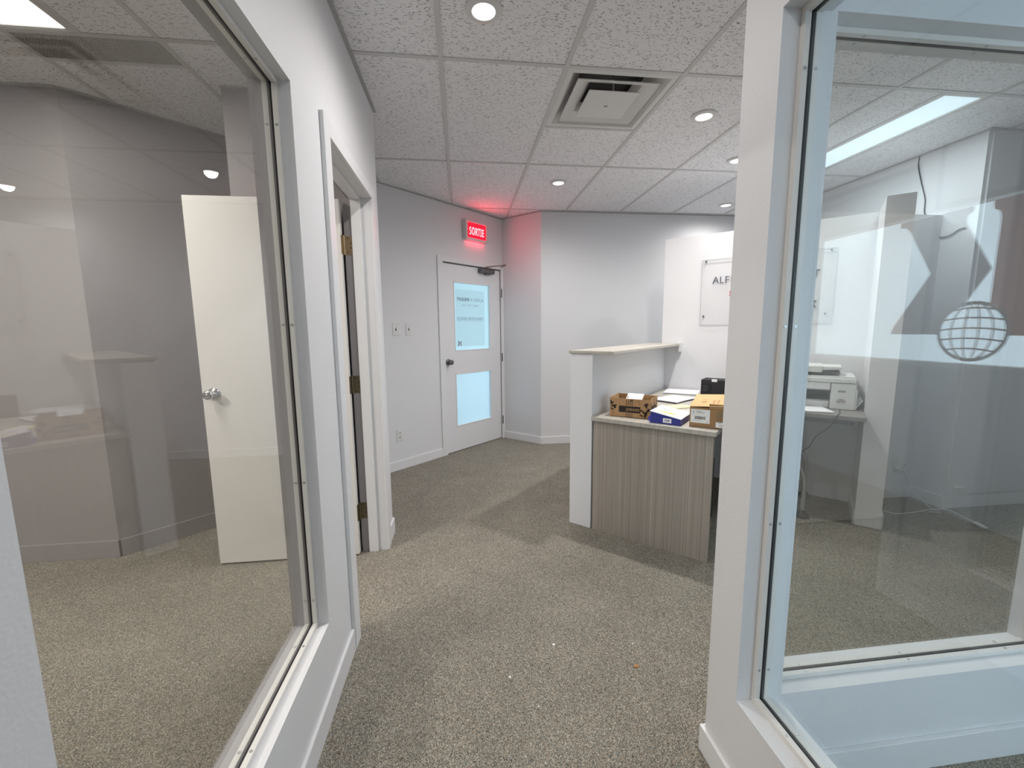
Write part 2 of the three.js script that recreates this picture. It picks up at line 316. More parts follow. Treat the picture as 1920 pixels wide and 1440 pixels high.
// shop-front window of the office, with the firm's mark stuck on the glass
{
  const g = structGroup('window_4', [3.47, 0, 0], 0);
  const z0 = -0.80, z1 = 1.80, y0 = 1.03, y1 = 2.18;
  mesh('frame', [bx(-0.05, 0.05, y0, y0 + 0.035, z0, z1), bx(-0.05, 0.05, y1 - 0.035, y1, z0, z1), bx(-0.05, 0.05, y0 + 0.035, y1 - 0.035, z0, z0 + 0.04), bx(-0.05, 0.05, y0 + 0.035, y1 - 0.035, z1 - 0.04, z1)], M.greyMetal, g);
  mesh('pane', bx(-0.004, 0.004, y0 + 0.03, y1 - 0.03, z0 + 0.035, z1 - 0.035), M.glass, g);
  const vinyl = (r, gg, b) => phys({ color: lin(r, gg, b), roughness: 1, transmission: 0.62, thickness: 0 });
  const sheet = (name, poly, mat) => { const q = prism(poly.map(([z, y]) => [-z, y]), 0.0006); q.rotateY(Math.PI / 2); q.translate(-0.0056, 0, 0); const hole = new THREE.CylinderGeometry(0.206, 0.206, 0.02, 64); hole.rotateZ(Math.PI / 2); hole.translate(-0.005, 1.287, 0.443); const ev = new Evaluator(); ev.attributes = ['position', 'normal', 'uv']; ev.useGroups = false; const A = new Brush(q), B = new Brush(hole); A.updateMatrixWorld(); B.updateMatrixWorld(); return mesh(name, flat(ev.evaluate(A, B, SUBTRACTION).geometry), mat, g); };
  sheet('wedge', [[0.994, 2.13], [0.513, 2.13], [0.513, 2.098], [0.548, 2.075], [0.546, 2.022], [0.374, 1.70], [0.60, 1.30], [0.62, 1.264], [0.985, 1.264], [0.975, 1.306], [0.739, 1.71], [0.912, 2.041], [0.944, 2.08], [0.994, 2.09]], vinyl(0.58, 0.59, 0.63));
  sheet('bar', [[0.41, 2.135], [0.02, 2.135], [0.02, 2.085], [0.06, 2.06], [0.07, 2.02], [0.07, 1.38], [0.06, 1.33], [0.02, 1.31], [0.02, 1.262], [0.41, 1.262], [0.405, 1.31], [0.372, 1.33], [0.36, 1.38], [0.36, 2.02], [0.372, 2.06], [0.405, 2.082]], vinyl(0.66, 0.36, 0.33));
  const ring = (name, c, rx, ry, t, a0 = 0, a1 = Math.PI * 2) => {
    const n = 64, out = [], inn = [];
    for (let i = 0; i <= n; i++) { const a = a0 + (a1 - a0) * i / n; out.push([c[0] + Math.cos(a) * (rx + t / 2), c[1] + Math.sin(a) * (ry + t / 2)]); inn.push([c[0] + Math.cos(a) * (rx - t / 2), c[1] + Math.sin(a) * (ry - t / 2)]); }
    return [...out, ...inn.reverse()];
  };
  const c = [0.443, 1.287], R = 0.195, dark = vinyl(0.36, 0.37, 0.39), parts = [];
  const add = poly => { const q = prism(poly.map(([z, y]) => [-z, y]), 0.0006); q.rotateY(Math.PI / 2); q.translate(-0.0066, 0, 0); parts.push(q); };
  add(ring('', c, R, R, 0.022)); add(ring('', c, 0.12, R, 0.011)); add(ring('', c, 0.042, R, 0.011));
  for (const k of [-0.66, -0.3, 0.06, 0.42, 0.76]) { const hw = R * Math.sqrt(1 - k * k), p = []; for (let i = 0; i <= 12; i++) { const u = -1 + i / 6; p.push([c[0] + hw * u, c[1] + R * k - 0.018 * (u * u) + 0.018]); } add([...p, ...p.slice().reverse().map(([a, b]) => [a, b - 0.011])]); }
  mesh('globe', parts, dark, g);
}

{ // second shop window, across the back of the office
  const g = structGroup('window_5', [1.05, 0.35, 1.93], 0), w = 2.15, h = 1.9;
  mesh('frame', [bx(0, w, 0, 0.04, -0.05, 0.05), bx(0, w, h - 0.04, h, -0.05, 0.05), bx(0, 0.04, 0.04, h - 0.04, -0.05, 0.05), bx(w - 0.04, w, 0.04, h - 0.04, -0.05, 0.05), bx(w / 2 - 0.025, w / 2 + 0.025, 0.04, h - 0.04, -0.05, 0.05)], M.greyMetal, g);
  for (const x of [0.035, w / 2 + 0.02]) mesh('pane', bx(x, x + w / 2 - 0.055, 0.035, h - 0.035, -0.004, 0.004), M.glass, g);
}

// ------------------------------------------------------------------ exit door with two frosted lights
{
  const f = structGroup('trim_8', EX, EXT);
  mesh('casing', [rbx(0.645, 0.715, 0, 2.03, 0, 0.014, 0.002), rbx(0.645, 1.655, 2.022, 2.075, 0, 0.014, 0.002), rbx(1.604, 1.655, 0, 2.022, 0, 0.014, 0.002)], M.trim, f);
  mesh('door_stop', [rbx(0.703, 0.722, 0, 2.02, -0.1, -0.052, 0.002), rbx(1.596, 1.617, 0, 2.02, -0.1, -0.052, 0.002), rbx(0.703, 1.617, 2.0, 2.022, -0.1, -0.052, 0.002)], M.trim, f);
  const d = structGroup('door_1', EX, EXT);
  const x0 = 0.719, x1 = 1.602, z0 = -0.05, z1 = -0.006, wx0 = 0.866, wx1 = 1.437;
  mesh('leaf', [bx(x0, wx0, 0.008, 2.008, z0, z1), bx(wx1, x1, 0.008, 2.008, z0, z1), bx(wx0, wx1, 0.008, 0.277, z0, z1), bx(wx0, wx1, 0.862, 1.102, z0, z1), bx(wx0, wx1, 1.838, 2.008, z0, z1)], M.trim, d);
  const frosted = canvasTex(512, 660, (x, w, h) => {
    x.fillStyle = '#dcf7f8'; x.fillRect(0, 0, w, h);
    x.fillStyle = '#cfe6e6'; x.fillRect(w * 0.09, h * 0.105, w * 0.78, h * 0.83);
    x.save(); x.translate(w, 0); x.scale(-1, 1); x.textAlign = 'center'; const cx = w * 0.525;
    x.fillStyle = '#5f6b74'; x.font = '46px sans-serif'; x.textAlign = 'left';
    x.font = '300 44px sans-serif'; const a = 'ALFRED H ', b = 'KNIGHT'; const wa = x.measureText(a).width; x.font = 'bold 44px sans-serif'; const wb = x.measureText(b).width, sc = w * 0.72 / (wa + wb);
    x.save(); x.translate(w * 0.155, h * 0.268); x.scale(sc, 1); x.font = '300 44px sans-serif'; x.fillStyle = '#86939b'; x.fillText(a, 0, 0); x.font = 'bold 44px sans-serif'; x.fillStyle = '#56626b'; x.fillText(b, wa, 0); x.restore();
    x.textAlign = 'center'; x.fillStyle = '#a8aaac'; x.font = '34px sans-serif'; x.fillText('Inspect.  Test.  Trust.', cx, h * 0.345, w * 0.47);
    x.fillStyle = '#6a767e'; x.font = '42px sans-serif'; x.fillText('FUMIGATION SERVICES', cx, h * 0.55, w * 0.73);
    x.fillStyle = '#b3bfc3'; x.fillRect(w * 0.155, h * 0.565, w * 0.72, 3);
    x.fillStyle = '#8d7b80'; x.fillRect(w * 0.785, h * 0.855, 14, 46);
    x.fillStyle = '#68727a'; x.beginPath(); const kx = w * 0.785 + 18, ky = h * 0.855; x.moveTo(kx, ky + 23); x.lineTo(kx + 16, ky); x.lineTo(kx + 30, ky); x.lineTo(kx + 16, ky + 23); x.lineTo(kx + 30, ky + 46); x.lineTo(kx + 16, ky + 46); x.fill();
    x.restore();
  });
  const paneMat = o => phys({ ...o, transmission: 0.96, roughness: 1, thickness: 0, ior: 1.45 });
  const flatPane = (y0, y1) => { const g = new THREE.PlaneGeometry(wx1 - wx0, y1 - y0); g.translate((wx0 + wx1) / 2, (y0 + y1) / 2, -0.034); return g; };
  const up = mesh('frosted_pane', flatPane(1.102, 1.838), paneMat({ map: frosted }), d); up.userData.label = 'frosted pane with the firm lettering reversed';
  mesh('frosted_pane', flatPane(0.277, 0.862), paneMat({ color: lin(0.74, 0.93, 0.97) }), d);
  const bead = (y0, y1) => [rbx(wx0, wx1, y0, y0 + 0.012, -0.032, -0.003, 0.002), rbx(wx0, wx1, y1 - 0.012, y1, -0.032, -0.003, 0.002), rbx(wx0, wx0 + 0.012, y0, y1, -0.032, -0.003, 0.002), rbx(wx1 - 0.012, wx1, y0, y1, -0.032, -0.003, 0.002)];
  mesh('glazing_bead', bead(1.102, 1.838), M.trim, d); mesh('glazing_bead', bead(0.277, 0.862), M.trim, d);
  const knob = mesh('door_knob', (() => { const g = new THREE.LatheGeometry([[0, 0], [0.033, 0], [0.034, 0.004], [0.028, 0.010], [0.013, 0.016], [0.011, 0.032], [0.018, 0.038], [0.026, 0.046], [0.027, 0.058], [0.021, 0.066], [0.009, 0.068], [0, 0.066]].map(p => new THREE.Vector2(...p)), 28); g.rotateX(Math.PI / 2); return g; })(), M.darkMetal, d);
  knob.position.set(0.765, 0.993, z1);
  for (const y of [1.755, 1.0, 0.235]) { const h = mesh('hinge', [cyl(0.0065, 0.0065, 0.10, 12)], M.darkMetal, d); h.position.set(1.606, y, 0.019); }
  mesh('closer_body', [rbx(1.235, 1.465, 1.957, 2.002, -0.006, 0.045, 0.006), rbx(1.33, 1.40, 1.945, 1.958, 0.004, 0.034, 0.003)], M.darkMetal, d);
  mesh('closer_arm', [tube([[1.31, 2.008, 0.02], [1.315, 2.016, 0.03], [1.47, 2.045, 0.16], [1.50, 2.05, 0.18]], 0.006, 20), tube([[1.50, 2.05, 0.18], [1.56, 2.052, 0.10], [1.60, 2.055, 0.03], [1.61, 2.055, 0.014]], 0.0055, 20)], M.agedBrass, d);
  mesh('latch_plate', rbx(0.717, 0.721, 0.955, 1.03, -0.04, -0.0055, 0.001), M.darkMetal, d);
}

// ------------------------------------------------------------------ open flush door of the grey-walled room
{
  const d = structGroup('door_2', [-0.637, 0.012, -2.455]);
  mesh('leaf', rbx(-0.772, 0, 0, 2.016, 0, 0.036, 0.0025), M.door, d);
  const prof = [[0, 0], [0.032, 0], [0.033, 0.005], [0.027, 0.011], [0.0125, 0.018], [0.0115, 0.03], [0.016, 0.036], [0.0245, 0.043], [0.0255, 0.058], [0.022, 0.066], [0.014, 0.0685], [0.013, 0.0665], [0.0075, 0.0665], [0.007, 0.069], [0, 0.069]].map(p => new THREE.Vector2(...p));
  const k = mesh('door_knob', (() => { const g = new THREE.LatheGeometry(prof, 36); g.rotateX(Math.PI / 2); return g; })(), M.chrome, d); k.position.set(-0.712, 0.985, 0.036);
  [[1.785, M.brass], [1.012, M.agedBrass], [0.25, M.agedBrass]].forEach(([y, m]) => {
    const h = mesh('hinge', [bx(0.010, 0.046, y - 0.05, y + 0.05, -0.0130, -0.0112), bx(-0.0005, 0.0015, y - 0.05, y + 0.05, -0.002, 0.034)], m, d);
    const p = mesh('pin', (() => { const g = cyl(0.006, 0.006, 0.104, 14); g.translate(0.006, y, -0.006); return g; })(), m, h); p.userData.label = 'hinge knuckle';
    for (const dy of [-0.038, -0.013, 0.013, 0.038]) { const s = mesh('screw', (() => { const g = cyl(0.0035, 0.0035, 0.001, 10); g.rotateX(Math.PI / 2); g.translate(Math.abs(dy) > 0.02 ? 0.024 : 0.039, y + dy, -0.0109); return g; })(), M.blackMatte, h); }
  });
  // grey rebate of the far jamb that the hinges are let into
  const j = structGroup('trim_9'); mesh('rebate', rbx(-0.63, -0.588, 0, 2.05, -2.476, -2.468, 0.001), M.greyTrim, j);
}

// ------------------------------------------------------------------ ceiling fittings
function downlight(x, z, label, level = 1) {
  const t = thing('recessed_downlight', label, 'ceiling light', [x, CEIL - 0.0035, z], 0, 'recessed round downlights');
  const ring = new THREE.LatheGeometry([[0.047, 0.003], [0.047, -0.006], [0.050, -0.0075], [0.070, -0.0045], [0.074, 0.0], [0.074, 0.0034]].map(p => new THREE.Vector2(...p)), 40);
  mesh('trim_ring', ring, M.enamel, t);
  const lens = mesh('lens', (() => { const g = cyl(0.0468, 0.0468, 0.003, 36); return g; })(), M.lamp, t); lens.position.y = -0.0015;
  const s = new THREE.SpotLight(lin(...NEUTRAL), L_DOWN * level, 0, THREE.MathUtils.degToRad(86), 1, 2);
  s.position.set(x, CEIL - 0.012, z); s.target.position.set(x, 0, z); s.castShadow = true; s.shadow.radius = 2.0; scene.add(s, s.target);
}
downlight(0.118, -1.849, 'round downlight in the ceiling over the corridor carpet, away from the counter', 0.9);
downlight(0.871, -3.767, 'round downlight in the ceiling in front of the glazed exit door', 0.75);
downlight(1.488, -2.553, 'round downlight beside the square air diffuser, above the reception desk', 2.0);
downlight(2.128, -3.159, 'round downlight just in front of the acrylic wall sign', 0.55);
downlight(2.776, -4.264, 'round downlight behind the sign partition, close to the far wall', 0.6);

downlight(0.118, -0.63, 'round downlight in the ceiling beside the big window of the grey-walled room', 0.3);
downlight(0.118, 0.59, 'round downlight in the ceiling at the open end of the corridor', 0.3);

function troffer(x0, x1, z0, z1, lensMat, label) {
  const t = thing('ceiling_troffer', label, 'ceiling light', [(x0 + x1) / 2, CEIL, (z0 + z1) / 2]);
  const w = (x1 - x0) / 2 - 0.013, l = (z1 - z0) / 2 - 0.013;
  mesh('frame', [bx(-w, w, -0.002, 0.012, -l, -l + 0.02), bx(-w, w, -0.002, 0.012, l - 0.02, l), bx(-w, -w + 0.018, -0.002, 0.012, -l + 0.02, l - 0.02), bx(w - 0.018, w, -0.002, 0.012, -l + 0.02, l - 0.02)], M.enamel, t);
  mesh('lens', bx(-w + 0.018, w - 0.018, 0.003, 0.009, -l + 0.02, l - 0.02), lensMat, t);
  mesh('housing', bx(-w, w, 0.013, 0.10, -l, l), M.enamel, t);
}
troffer(gx(-3), -1.5917, gz(0), gz(-1), M.lensWarm, 'bright long ceiling troffer beside the metal return grille, over the grey-walled room');
troffer(gx(-5), (gx(-5) + gx(-4)) / 2, gz(-1), gz(-2), M.lensWarm, 'second long ceiling troffer deeper inside the grey-walled room');
troffer(2.6756, gx(5), gz(1), gz(0), M.lensCool, 'long bluish ceiling troffer above the printer, seen through the office glazing');

{ // square plaque diffuser
  const cx = (gx(1) + gx(2)) / 2, cz = -2.4768, t = thing('air_diffuser', 'square white stepped air diffuser set into the ceiling grid', 'air diffuser', [cx, CEIL, cz]);
  const frustum = (a, ya, b, yb) => { const g = new THREE.CylinderGeometry(b / Math.SQRT2 * 1, a / Math.SQRT2 * 1, yb - ya, 4, 1, true); g.rotateY(Math.PI / 4); g.translate(0, (ya + yb) / 2, 0); return flat(g); };
  const h = 0.2915;
  mesh('flange', [bx(-h, h, -0.001, 0.002, -h, -h + 0.03), bx(-h, h, -0.001, 0.002, h - 0.03, h), bx(-h, -h + 0.03, -0.001, 0.002, -h + 0.03, h - 0.03), bx(h - 0.03, h, -0.001, 0.002, -h + 0.03, h - 0.03)], M.enamel, t);
  mesh('outer_cone', frustum(0.524, -0.0005, 0.36, 0.09), new THREE.MeshStandardMaterial({ color: M.enamel.color, roughness: 0.45, side: THREE.DoubleSide }), t);
  mesh('neck', [frustum(0.36, 0.09, 0.36, 0.15), bx(-0.18, 0.18, 0.15, 0.155, -0.18, 0.18)], M.duct, t);
  const dbl = new THREE.MeshStandardMaterial({ color: M.enamel.color, roughness: 0.45, side: THREE.DoubleSide });
  mesh('middle_cone', [frustum(0.45, -0.008, 0.45, -0.004), frustum(0.45, -0.004, 0.30, 0.022), frustum(0.30, 0.022, 0.24, 0.06)], dbl, t);
  mesh('plaque', [rbx(-0.14, 0.14, -0.012, -0.008, -0.14, 0.14, 0.0015)], M.enamel, t);
  const hole = mesh('adjuster', (() => { const g = new THREE.TorusGeometry(0.009, 0.0022, 8, 24, Math.PI); g.rotateX(Math.PI / 2); g.rotateY(Math.PI); return flat(g); })(), M.blackMatte, t); hole.position.set(0, -0.0125, 0.0);
  for (const z of [-0.116, 0.116]) mesh('hanger', bx(-0.004, 0.004, 0.0, 0.10, z - 0.004, z + 0.004), M.greyMetal, t);
}
{ // egg-crate return grille
  const x0 = gx(-3) + 0.012, x1 = gx(-2) - 0.012, z0 = gz(0) - 0.012, z1 = -2.366 + 0.012, t = thing('return_grille', 'dark metal egg-crate return grille in the ceiling of the grey-walled room', 'air grille', [(x0 + x1) / 2, CEIL, (z0 + z1) / 2]);
  const w = (x1 - x0) / 2, l = (z0 - z1) / 2, bars = [];
  for (let i = 0; i <= 46; i++) { const x = -w + 2 * w * i / 46; bars.push(bx(x - 0.001, x + 0.001, 0, 0.012, -l, l)); }
  for (let i = 0; i <= 13; i++) { const z = -l + 2 * l * i / 13; bars.push(bx(-w, w, 0, 0.012, z - 0.001, z + 0.001)); }
  const c = mesh('egg_crate', bars, M.vent, t); c.userData.kind = 'stuff';
  mesh('plenum', [bx(-w, w, 0.15, 0.155, -l, l), bx(-w - 0.004, -w, 0.013, 0.15, -l, l), bx(w, w + 0.004, 0.013, 0.15, -l, l), bx(-w, w, 0.013, 0.15, -l - 0.004, -l), bx(-w, w, 0.013, 0.15, l, l + 0.004)], M.duct, t);
}

// ------------------------------------------------------------------ things on the angled exit wall
const inWall = (u, y, out = 0) => { const c = Math.cos(EXT), s = Math.sin(EXT); return [EX[0] + c * u + s * out, y, EX[2] - s * u + c * out]; };
{ // lit exit sign
  const t = thing('exit_sign', 'lit red exit sign in a white housing above the glazed door', 'exit sign', inWall(1.181, 2.382), EXT);
  mesh('housing', [rbx(-0.17, 0.17, -0.1, 0.1, 0.0, 0.045, 0.004)], M.plastic, t);
  const face = canvasTex(512, 300, (x, w, h) => {
    x.fillStyle = '#e01030'; x.fillRect(0, 0, w, h); x.strokeStyle = '#ff5a6a'; x.lineWidth = 14; x.strokeRect(7, 7, w - 14, h - 14);
    x.fillStyle = '#ffd2da'; x.font = 'bold 190px sans-serif'; x.textAlign = 'center'; x.textBaseline = 'middle'; x.save(); x.translate(w / 2, h / 2 + 14); x.scale(0.62, 1.05); x.fillText('SORTIE', 0, 0); x.restore();
  });
  mesh('frame', [rbx(-0.17, 0.17, -0.1, -0.084, 0.045, 0.054, 0.002), rbx(-0.17, 0.17, 0.084, 0.1, 0.045, 0.054, 0.002), rbx(-0.17, -0.146, -0.084, 0.084, 0.045, 0.054, 0.002), rbx(0.146, 0.17, -0.084, 0.084, 0.045, 0.054, 0.002)], M.plastic, t);
  const f = mesh('lit_face', (() => { const g = new THREE.PlaneGeometry(0.292, 0.168); g.translate(0, 0, 0.0465); return g; })(), std({ color: 0x000000, emissive: 0xffffff, emissiveMap: face, emissiveIntensity: 1.3, roughness: 0.4 }), t);
  f.userData.label = 'glowing red face with white letters';
  const a = new THREE.RectAreaLight(lin(1, 0.05, 0.09), 11, 0.28, 0.16); a.position.set(0, 0, 0.056); a.rotation.y = Math.PI; t.add(a);
  const down = new THREE.RectAreaLight(lin(1, 0.05, 0.09), 9, 0.28, 0.03); down.position.set(0.01, -0.101, 0.026); down.rotation.x = -Math.PI / 2; t.add(down);
  mesh('down_lens', bx(-0.13, 0.15, -0.1005, -0.099, 0.012, 0.04), std({ color: 0x200004, emissive: lin(1, 0.15, 0.2), emissiveIntensity: 1.1 }), t);
}
[0.129, 0.2745].forEach((u, i) => {
  const t = thing('light_switch', i ? 'toggle light switch plate on the angled wall, closer to the glazed door' : 'toggle light switch plate on the angled wall, farther from the glazed door', 'light switch', inWall(u, 1.341), EXT, 'toggle switches by the exit door');
  mesh('plate', rbx(-0.0345, 0.0345, -0.057, 0.057, 0, 0.005, 0.002), M.plastic, t);
  mesh('slot', bx(-0.0055, 0.0055, -0.013, 0.013, 0.0048, 0.0056), M.blackMatte, t);
  mesh('toggle', rbx(-0.0035, 0.0035, 0.0, 0.011, 0.004, 0.016, 0.001), M.plastic, t);
  for (const y of [-0.03, 0.03]) { const s = mesh('screw', (() => { const g = cyl(0.003, 0.003, 0.001, 10); g.rotateX(Math.PI / 2); g.translate(0, y, 0.0052); return g; })(), M.greyMetal, t); }
});
function outlet(pos, turn, label) {
  const t = thing('power_outlet', label, 'power outlet', pos, turn);
  mesh('plate', rbx(-0.035, 0.035, -0.057, 0.057, 0, 0.005, 0.002), M.plastic, t);
  for (const y of [0.02, -0.02]) {
    const r = mesh('receptacle', rbx(-0.0165, 0.0165, y - 0.014, y + 0.014, 0.004, 0.0075, 0.003), M.plastic, t);
    mesh('slots', [bx(-0.0085, -0.005, y - 0.003, y + 0.008, 0.0074, 0.008), bx(0.005, 0.0085, y - 0.003, y + 0.008, 0.0074, 0.008), bx(-0.003, 0.003, y - 0.011, y - 0.006, 0.0074, 0.008)], M.blackMatte, r);
  }
  return t;
}
outlet(inWall(0.123, 0.34), EXT, 'white duplex power outlet low on the angled wall beside the exit door');

// ------------------------------------------------------------------ reception counter and desk (local x along the end panel, local -z away)
const DT = DKT, desk = (s, y, t) => { const c = Math.cos(DT), n = Math.sin(DT); return [DK[0] + c * s - n * t, y, DK[2] - n * s - c * t]; };
{
  const t = thing('reception_counter', 'white half-height counter wall topped with a pale wood-look shelf', 'counter', desk(0, 0, 0), DT);
  mesh('half_wall', rbx(0.004, 0.162, 0, 1.17, -1.53, 0.0, 0.003), M.white, t);
  mesh('shelf', rbx(-0.004, 0.305, 1.171, 1.190, -1.529, 0.012, 0.002), M.lamTop, t);
  const b = mesh('corner_bracket', [rbx(0.293, 0.309, 1.118, 1.196, -1.529, -1.47, 0.002), rbx(0.26, 0.309, 1.191, 1.197, -1.529, -1.47, 0.002)], M.plastic, t); b.userData.label = 'white plastic bracket at the shelf end';
}
{
  const t = thing('reception_desk', 'grey streaked laminate desk with full end panel along the counter wall', 'desk', desk(0, 0, 0), DT);
  mesh('end_panel', bx(0.172, 0.888, 0.0, 0.741, -0.032, -0.006), M.lamPanel, t);
  mesh('worktop', rbx(0.165, 0.904, 0.742, 0.768, -1.528, 0.018, 0.0015), M.lamTop, t);
  mesh('modesty_panel', bx(0.172, 0.19, 0.2, 0.741, -1.5, -0.04), M.lamPanel, t);
}
const TOP = 0.768;
{
  const t = thing('return_desk', 'grey side desk under the printer on curved metal legs', 'desk', desk(0, 0, 0), DT);
  mesh('worktop', rbx(0.906, 1.584, 0.742, TOP, -1.528, -0.88, 0.0015), std({ color: lin(0.21, 0.195, 0.18), roughness: 0.5 }), t);
  mesh('apron', bx(0.93, 1.56, 0.60, 0.741, -1.52, -1.50), M.darkMetal, t);
  for (const [z, bow] of [[-1.0, -0.02], [-1.45, 0.0]]) {
    const l = mesh('leg', [tube([[1.20, 0.742, z], [1.21, 0.56, z], [1.245, 0.40, z], [1.288, 0.30, z + bow], [1.298, 0.18, z + bow], [1.298, 0.045, z + bow]], 0.013, 40, 12)], M.greyMetal, t);
    mesh('foot', (() => { const g = new THREE.LatheGeometry([[0, 0], [0.042, 0], [0.044, 0.008], [0.034, 0.026], [0.018, 0.045], [0.014, 0.052], [0, 0.052]].map(p => new THREE.Vector2(...p)), 24); g.translate(1.298, 0, z + bow); return flat(g); })(), M.black, l);
  }
}

// ------------------------------------------------------------------ printed carton, notes, boxes and papers on the desk
const kraft = canvasTex(512, 256, (x, w, h) => {
  x.fillStyle = '#ad8860'; x.fillRect(0, 0, w, h);
  for (let i = 0; i < 900; i++) { x.fillStyle = `rgba(${rnd() < 0.5 ? '90,60,30' : '220,180,130'},0.10)`; x.fillRect(rr(0, w), rr(0, h), rr(2, 16), 1.2); }
  x.fillStyle = '#241d18'; x.fillRect(w * 0.23, h * 0.40, w * 0.53, h * 0.34);
  x.fillStyle = '#ad8860'; x.font = 'bold 52px sans-serif'; x.textBaseline = 'middle'; x.fillText('JORAND', w * 0.41, h * 0.575, w * 0.335);
  for (let r = 0; r < 3; r++) for (let c = 0; c < 4; c++) { x.fillStyle = '#2a2019'; x.fillRect(w * 0.405 + c * 24, h * 0.10 + r * 24, 11, 16); x.fillRect(w * 0.405 + c * 24, h * 0.78 + r * 20, 11, 14); }
  const leaf = (px, py, a, l) => { x.save(); x.translate(px, py); x.rotate(a); x.beginPath(); x.moveTo(0, 0); x.quadraticCurveTo(l * 0.5, -l * 0.32, l, 0); x.quadraticCurveTo(l * 0.5, l * 0.32, 0, 0); x.fill(); x.restore(); };
  x.fillStyle = '#2a211a'; for (const [px, py, a, l] of [[8, 100, -0.9, 70], [10, 120, -0.3, 90], [4, 140, 0.5, 60], [12, 90, -1.5, 66], [440, 250, -1.3, 110], [450, 200, -2.2, 70], [455, 170, -0.7, 80], [470, 120, -1.9, 80], [480, 90, -2.8, 60], [430, 230, -2.7, 60], [300, 8, 2.7, 50]]) leaf(px, py, a, l);
  for (const [px, py, q] of [[66, 128, 17], [372, 110, 8], [378, 60, 6], [400, 150, 12], [392, 210, 8], [470, 60, 16], [488, 130, 14], [360, 30, 5]]) { x.beginPath(); x.arc(px, py, q, 0, 7); x.fill(); }
  x.strokeStyle = '#8d5234'; x.lineWidth = 4; x.beginPath(); x.arc(40, 208, 18, 0, 7); x.stroke(); x.beginPath(); x.arc(40, 208, 7, 0, 7); x.stroke();
});
const kraftIn = canvasTex(256, 128, (x, w, h) => { x.fillStyle = '#b8946a'; x.fillRect(0, 0, w, h); x.fillStyle = '#2a211a'; for (const [a, b, c, d] of [[150, 50, 190, 30], [185, 60, 215, 26], [208, 50, 240, 36], [60, 46, 66, 58], [76, 40, 82, 54], [90, 46, 96, 58]]) { x.beginPath(); x.moveTo(a, b); x.quadraticCurveTo((a + c) / 2, b - 16, c, d); x.quadraticCurveTo((a + c) / 2 + 8, d + 22, a, b); x.fill(); } });
function uvBox01(g) { const p = g.attributes.position, b = new THREE.Box3().setFromBufferAttribute(p), s = b.getSize(new THREE.Vector3()), n = g.attributes.normal, u = g.attributes.uv; for (let i = 0; i < p.count; i++) { const x = (p.getX(i) - b.min.x) / s.x, y = (p.getY(i) - b.min.y) / s.y, z = (b.max.z - p.getZ(i)) / s.z; if (Math.abs(n.getZ(i)) > 0.7) u.setXY(i, x, y); else if (Math.abs(n.getX(i)) > 0.7) u.setXY(i, z, y); else u.setXY(i, x, 1 - z); } return g; }
const kraftMat = std({ map: kraft, roughness: 0.85 }), kraftInMat = std({ map: kraftIn, roughness: 0.9 }), cardEdge = std({ color: lin(0.40, 0.26, 0.13), roughness: 0.9 });
{
  const t = thing('printed_carton', 'open brown carton printed with dark leaves and lettering on the desk', 'box', desk(0.367, TOP, 0.195), DT + 0.115);
  const w = 0.1275, d = 0.105, h = 0.12, k = 0.003;
  mesh('base', bx(-w, w, 0.001, 0.004, -d, d), cardEdge, t);
  mesh('front_panel', uvBox01(bx(-w, w, 0.001, h, d - k, d)), kraftMat, t);
  mesh('side_panel', uvBox01(bx(w - k, w, 0.001, h + 0.004, -d, d - k)), kraftMat, t); mesh('side_panel', uvBox01(bx(-w, -w + k, 0.001, h + 0.004, -d, d - k)), kraftInMat, t);
  mesh('back_panel', uvBox01(bx(-w + k, w - k, 0.001, h, -d, -d + k)), kraftInMat, t);
  mesh('rim', [bx(-w, w, h, h + 0.0006, d - k, d)], cardEdge, t);
}
const noteTex = canvasTex(256, 128, (x, w, h) => { x.fillStyle = '#f4f4f6'; x.fillRect(0, 0, w, h); x.fillStyle = '#9aa0a6'; for (let i = 0; i < 5; i++) x.fillRect(50, 22 + i * 17, rr(90, 180), 5); x.fillStyle = '#333'; x.fillRect(14, 40, 14, 30); });
{
  const s = mesh('printed_slip', (() => { const g = rbx(-0.052, 0.052, 0, 0.002, -0.04, 0.04, 0.0006, 1); return uvBox01(g); })(), std({ map: noteTex, roughness: 0.8 }));
  const p = desk(0.365, TOP + 0.112, 0.215); s.position.set(p[0], p[1], p[2]); s.rotation.set(0.5, DT + 0.10, 0, 'YXZ'); tag(s, 'white printed slip propped inside the printed carton', 'paper');
  const f = mesh('white_envelope', rbx(-0.068, 0.068, 0, 0.1, -0.006, 0.006, 0.001), M.paper); const q = desk(0.375, TOP + 0.0045, 0.165); f.position.set(...q); f.rotation.set(0.10, DT + 0.08, 0, 'YXZ'); tag(f, 'white envelope standing in the printed carton', 'envelope');
}
{ // blue tag on a strap
  const blue = std({ color: lin(0.06, 0.065, 0.42), roughness: 0.5 });
  const t = thing('blue_key_tag', 'round blue tag on a short strap against the printed carton', 'key tag', desk(0.522, TOP, 0.068), DT - 0.35);
  mesh('disc', (() => { const g = cyl(0.017, 0.017, 0.005, 28); g.rotateX(Math.PI / 2 - 0.25); g.translate(0, 0.0172, 0.004); return g; })(), blue, t);
  mesh('strap', (() => { const g = rbx(-0.005, 0.005, 0, 0.05, -0.001, 0.001, 0.0008, 1); g.rotateX(-0.25); g.translate(0.002, 0.028, 0.001); return g; })(), blue, t);
}
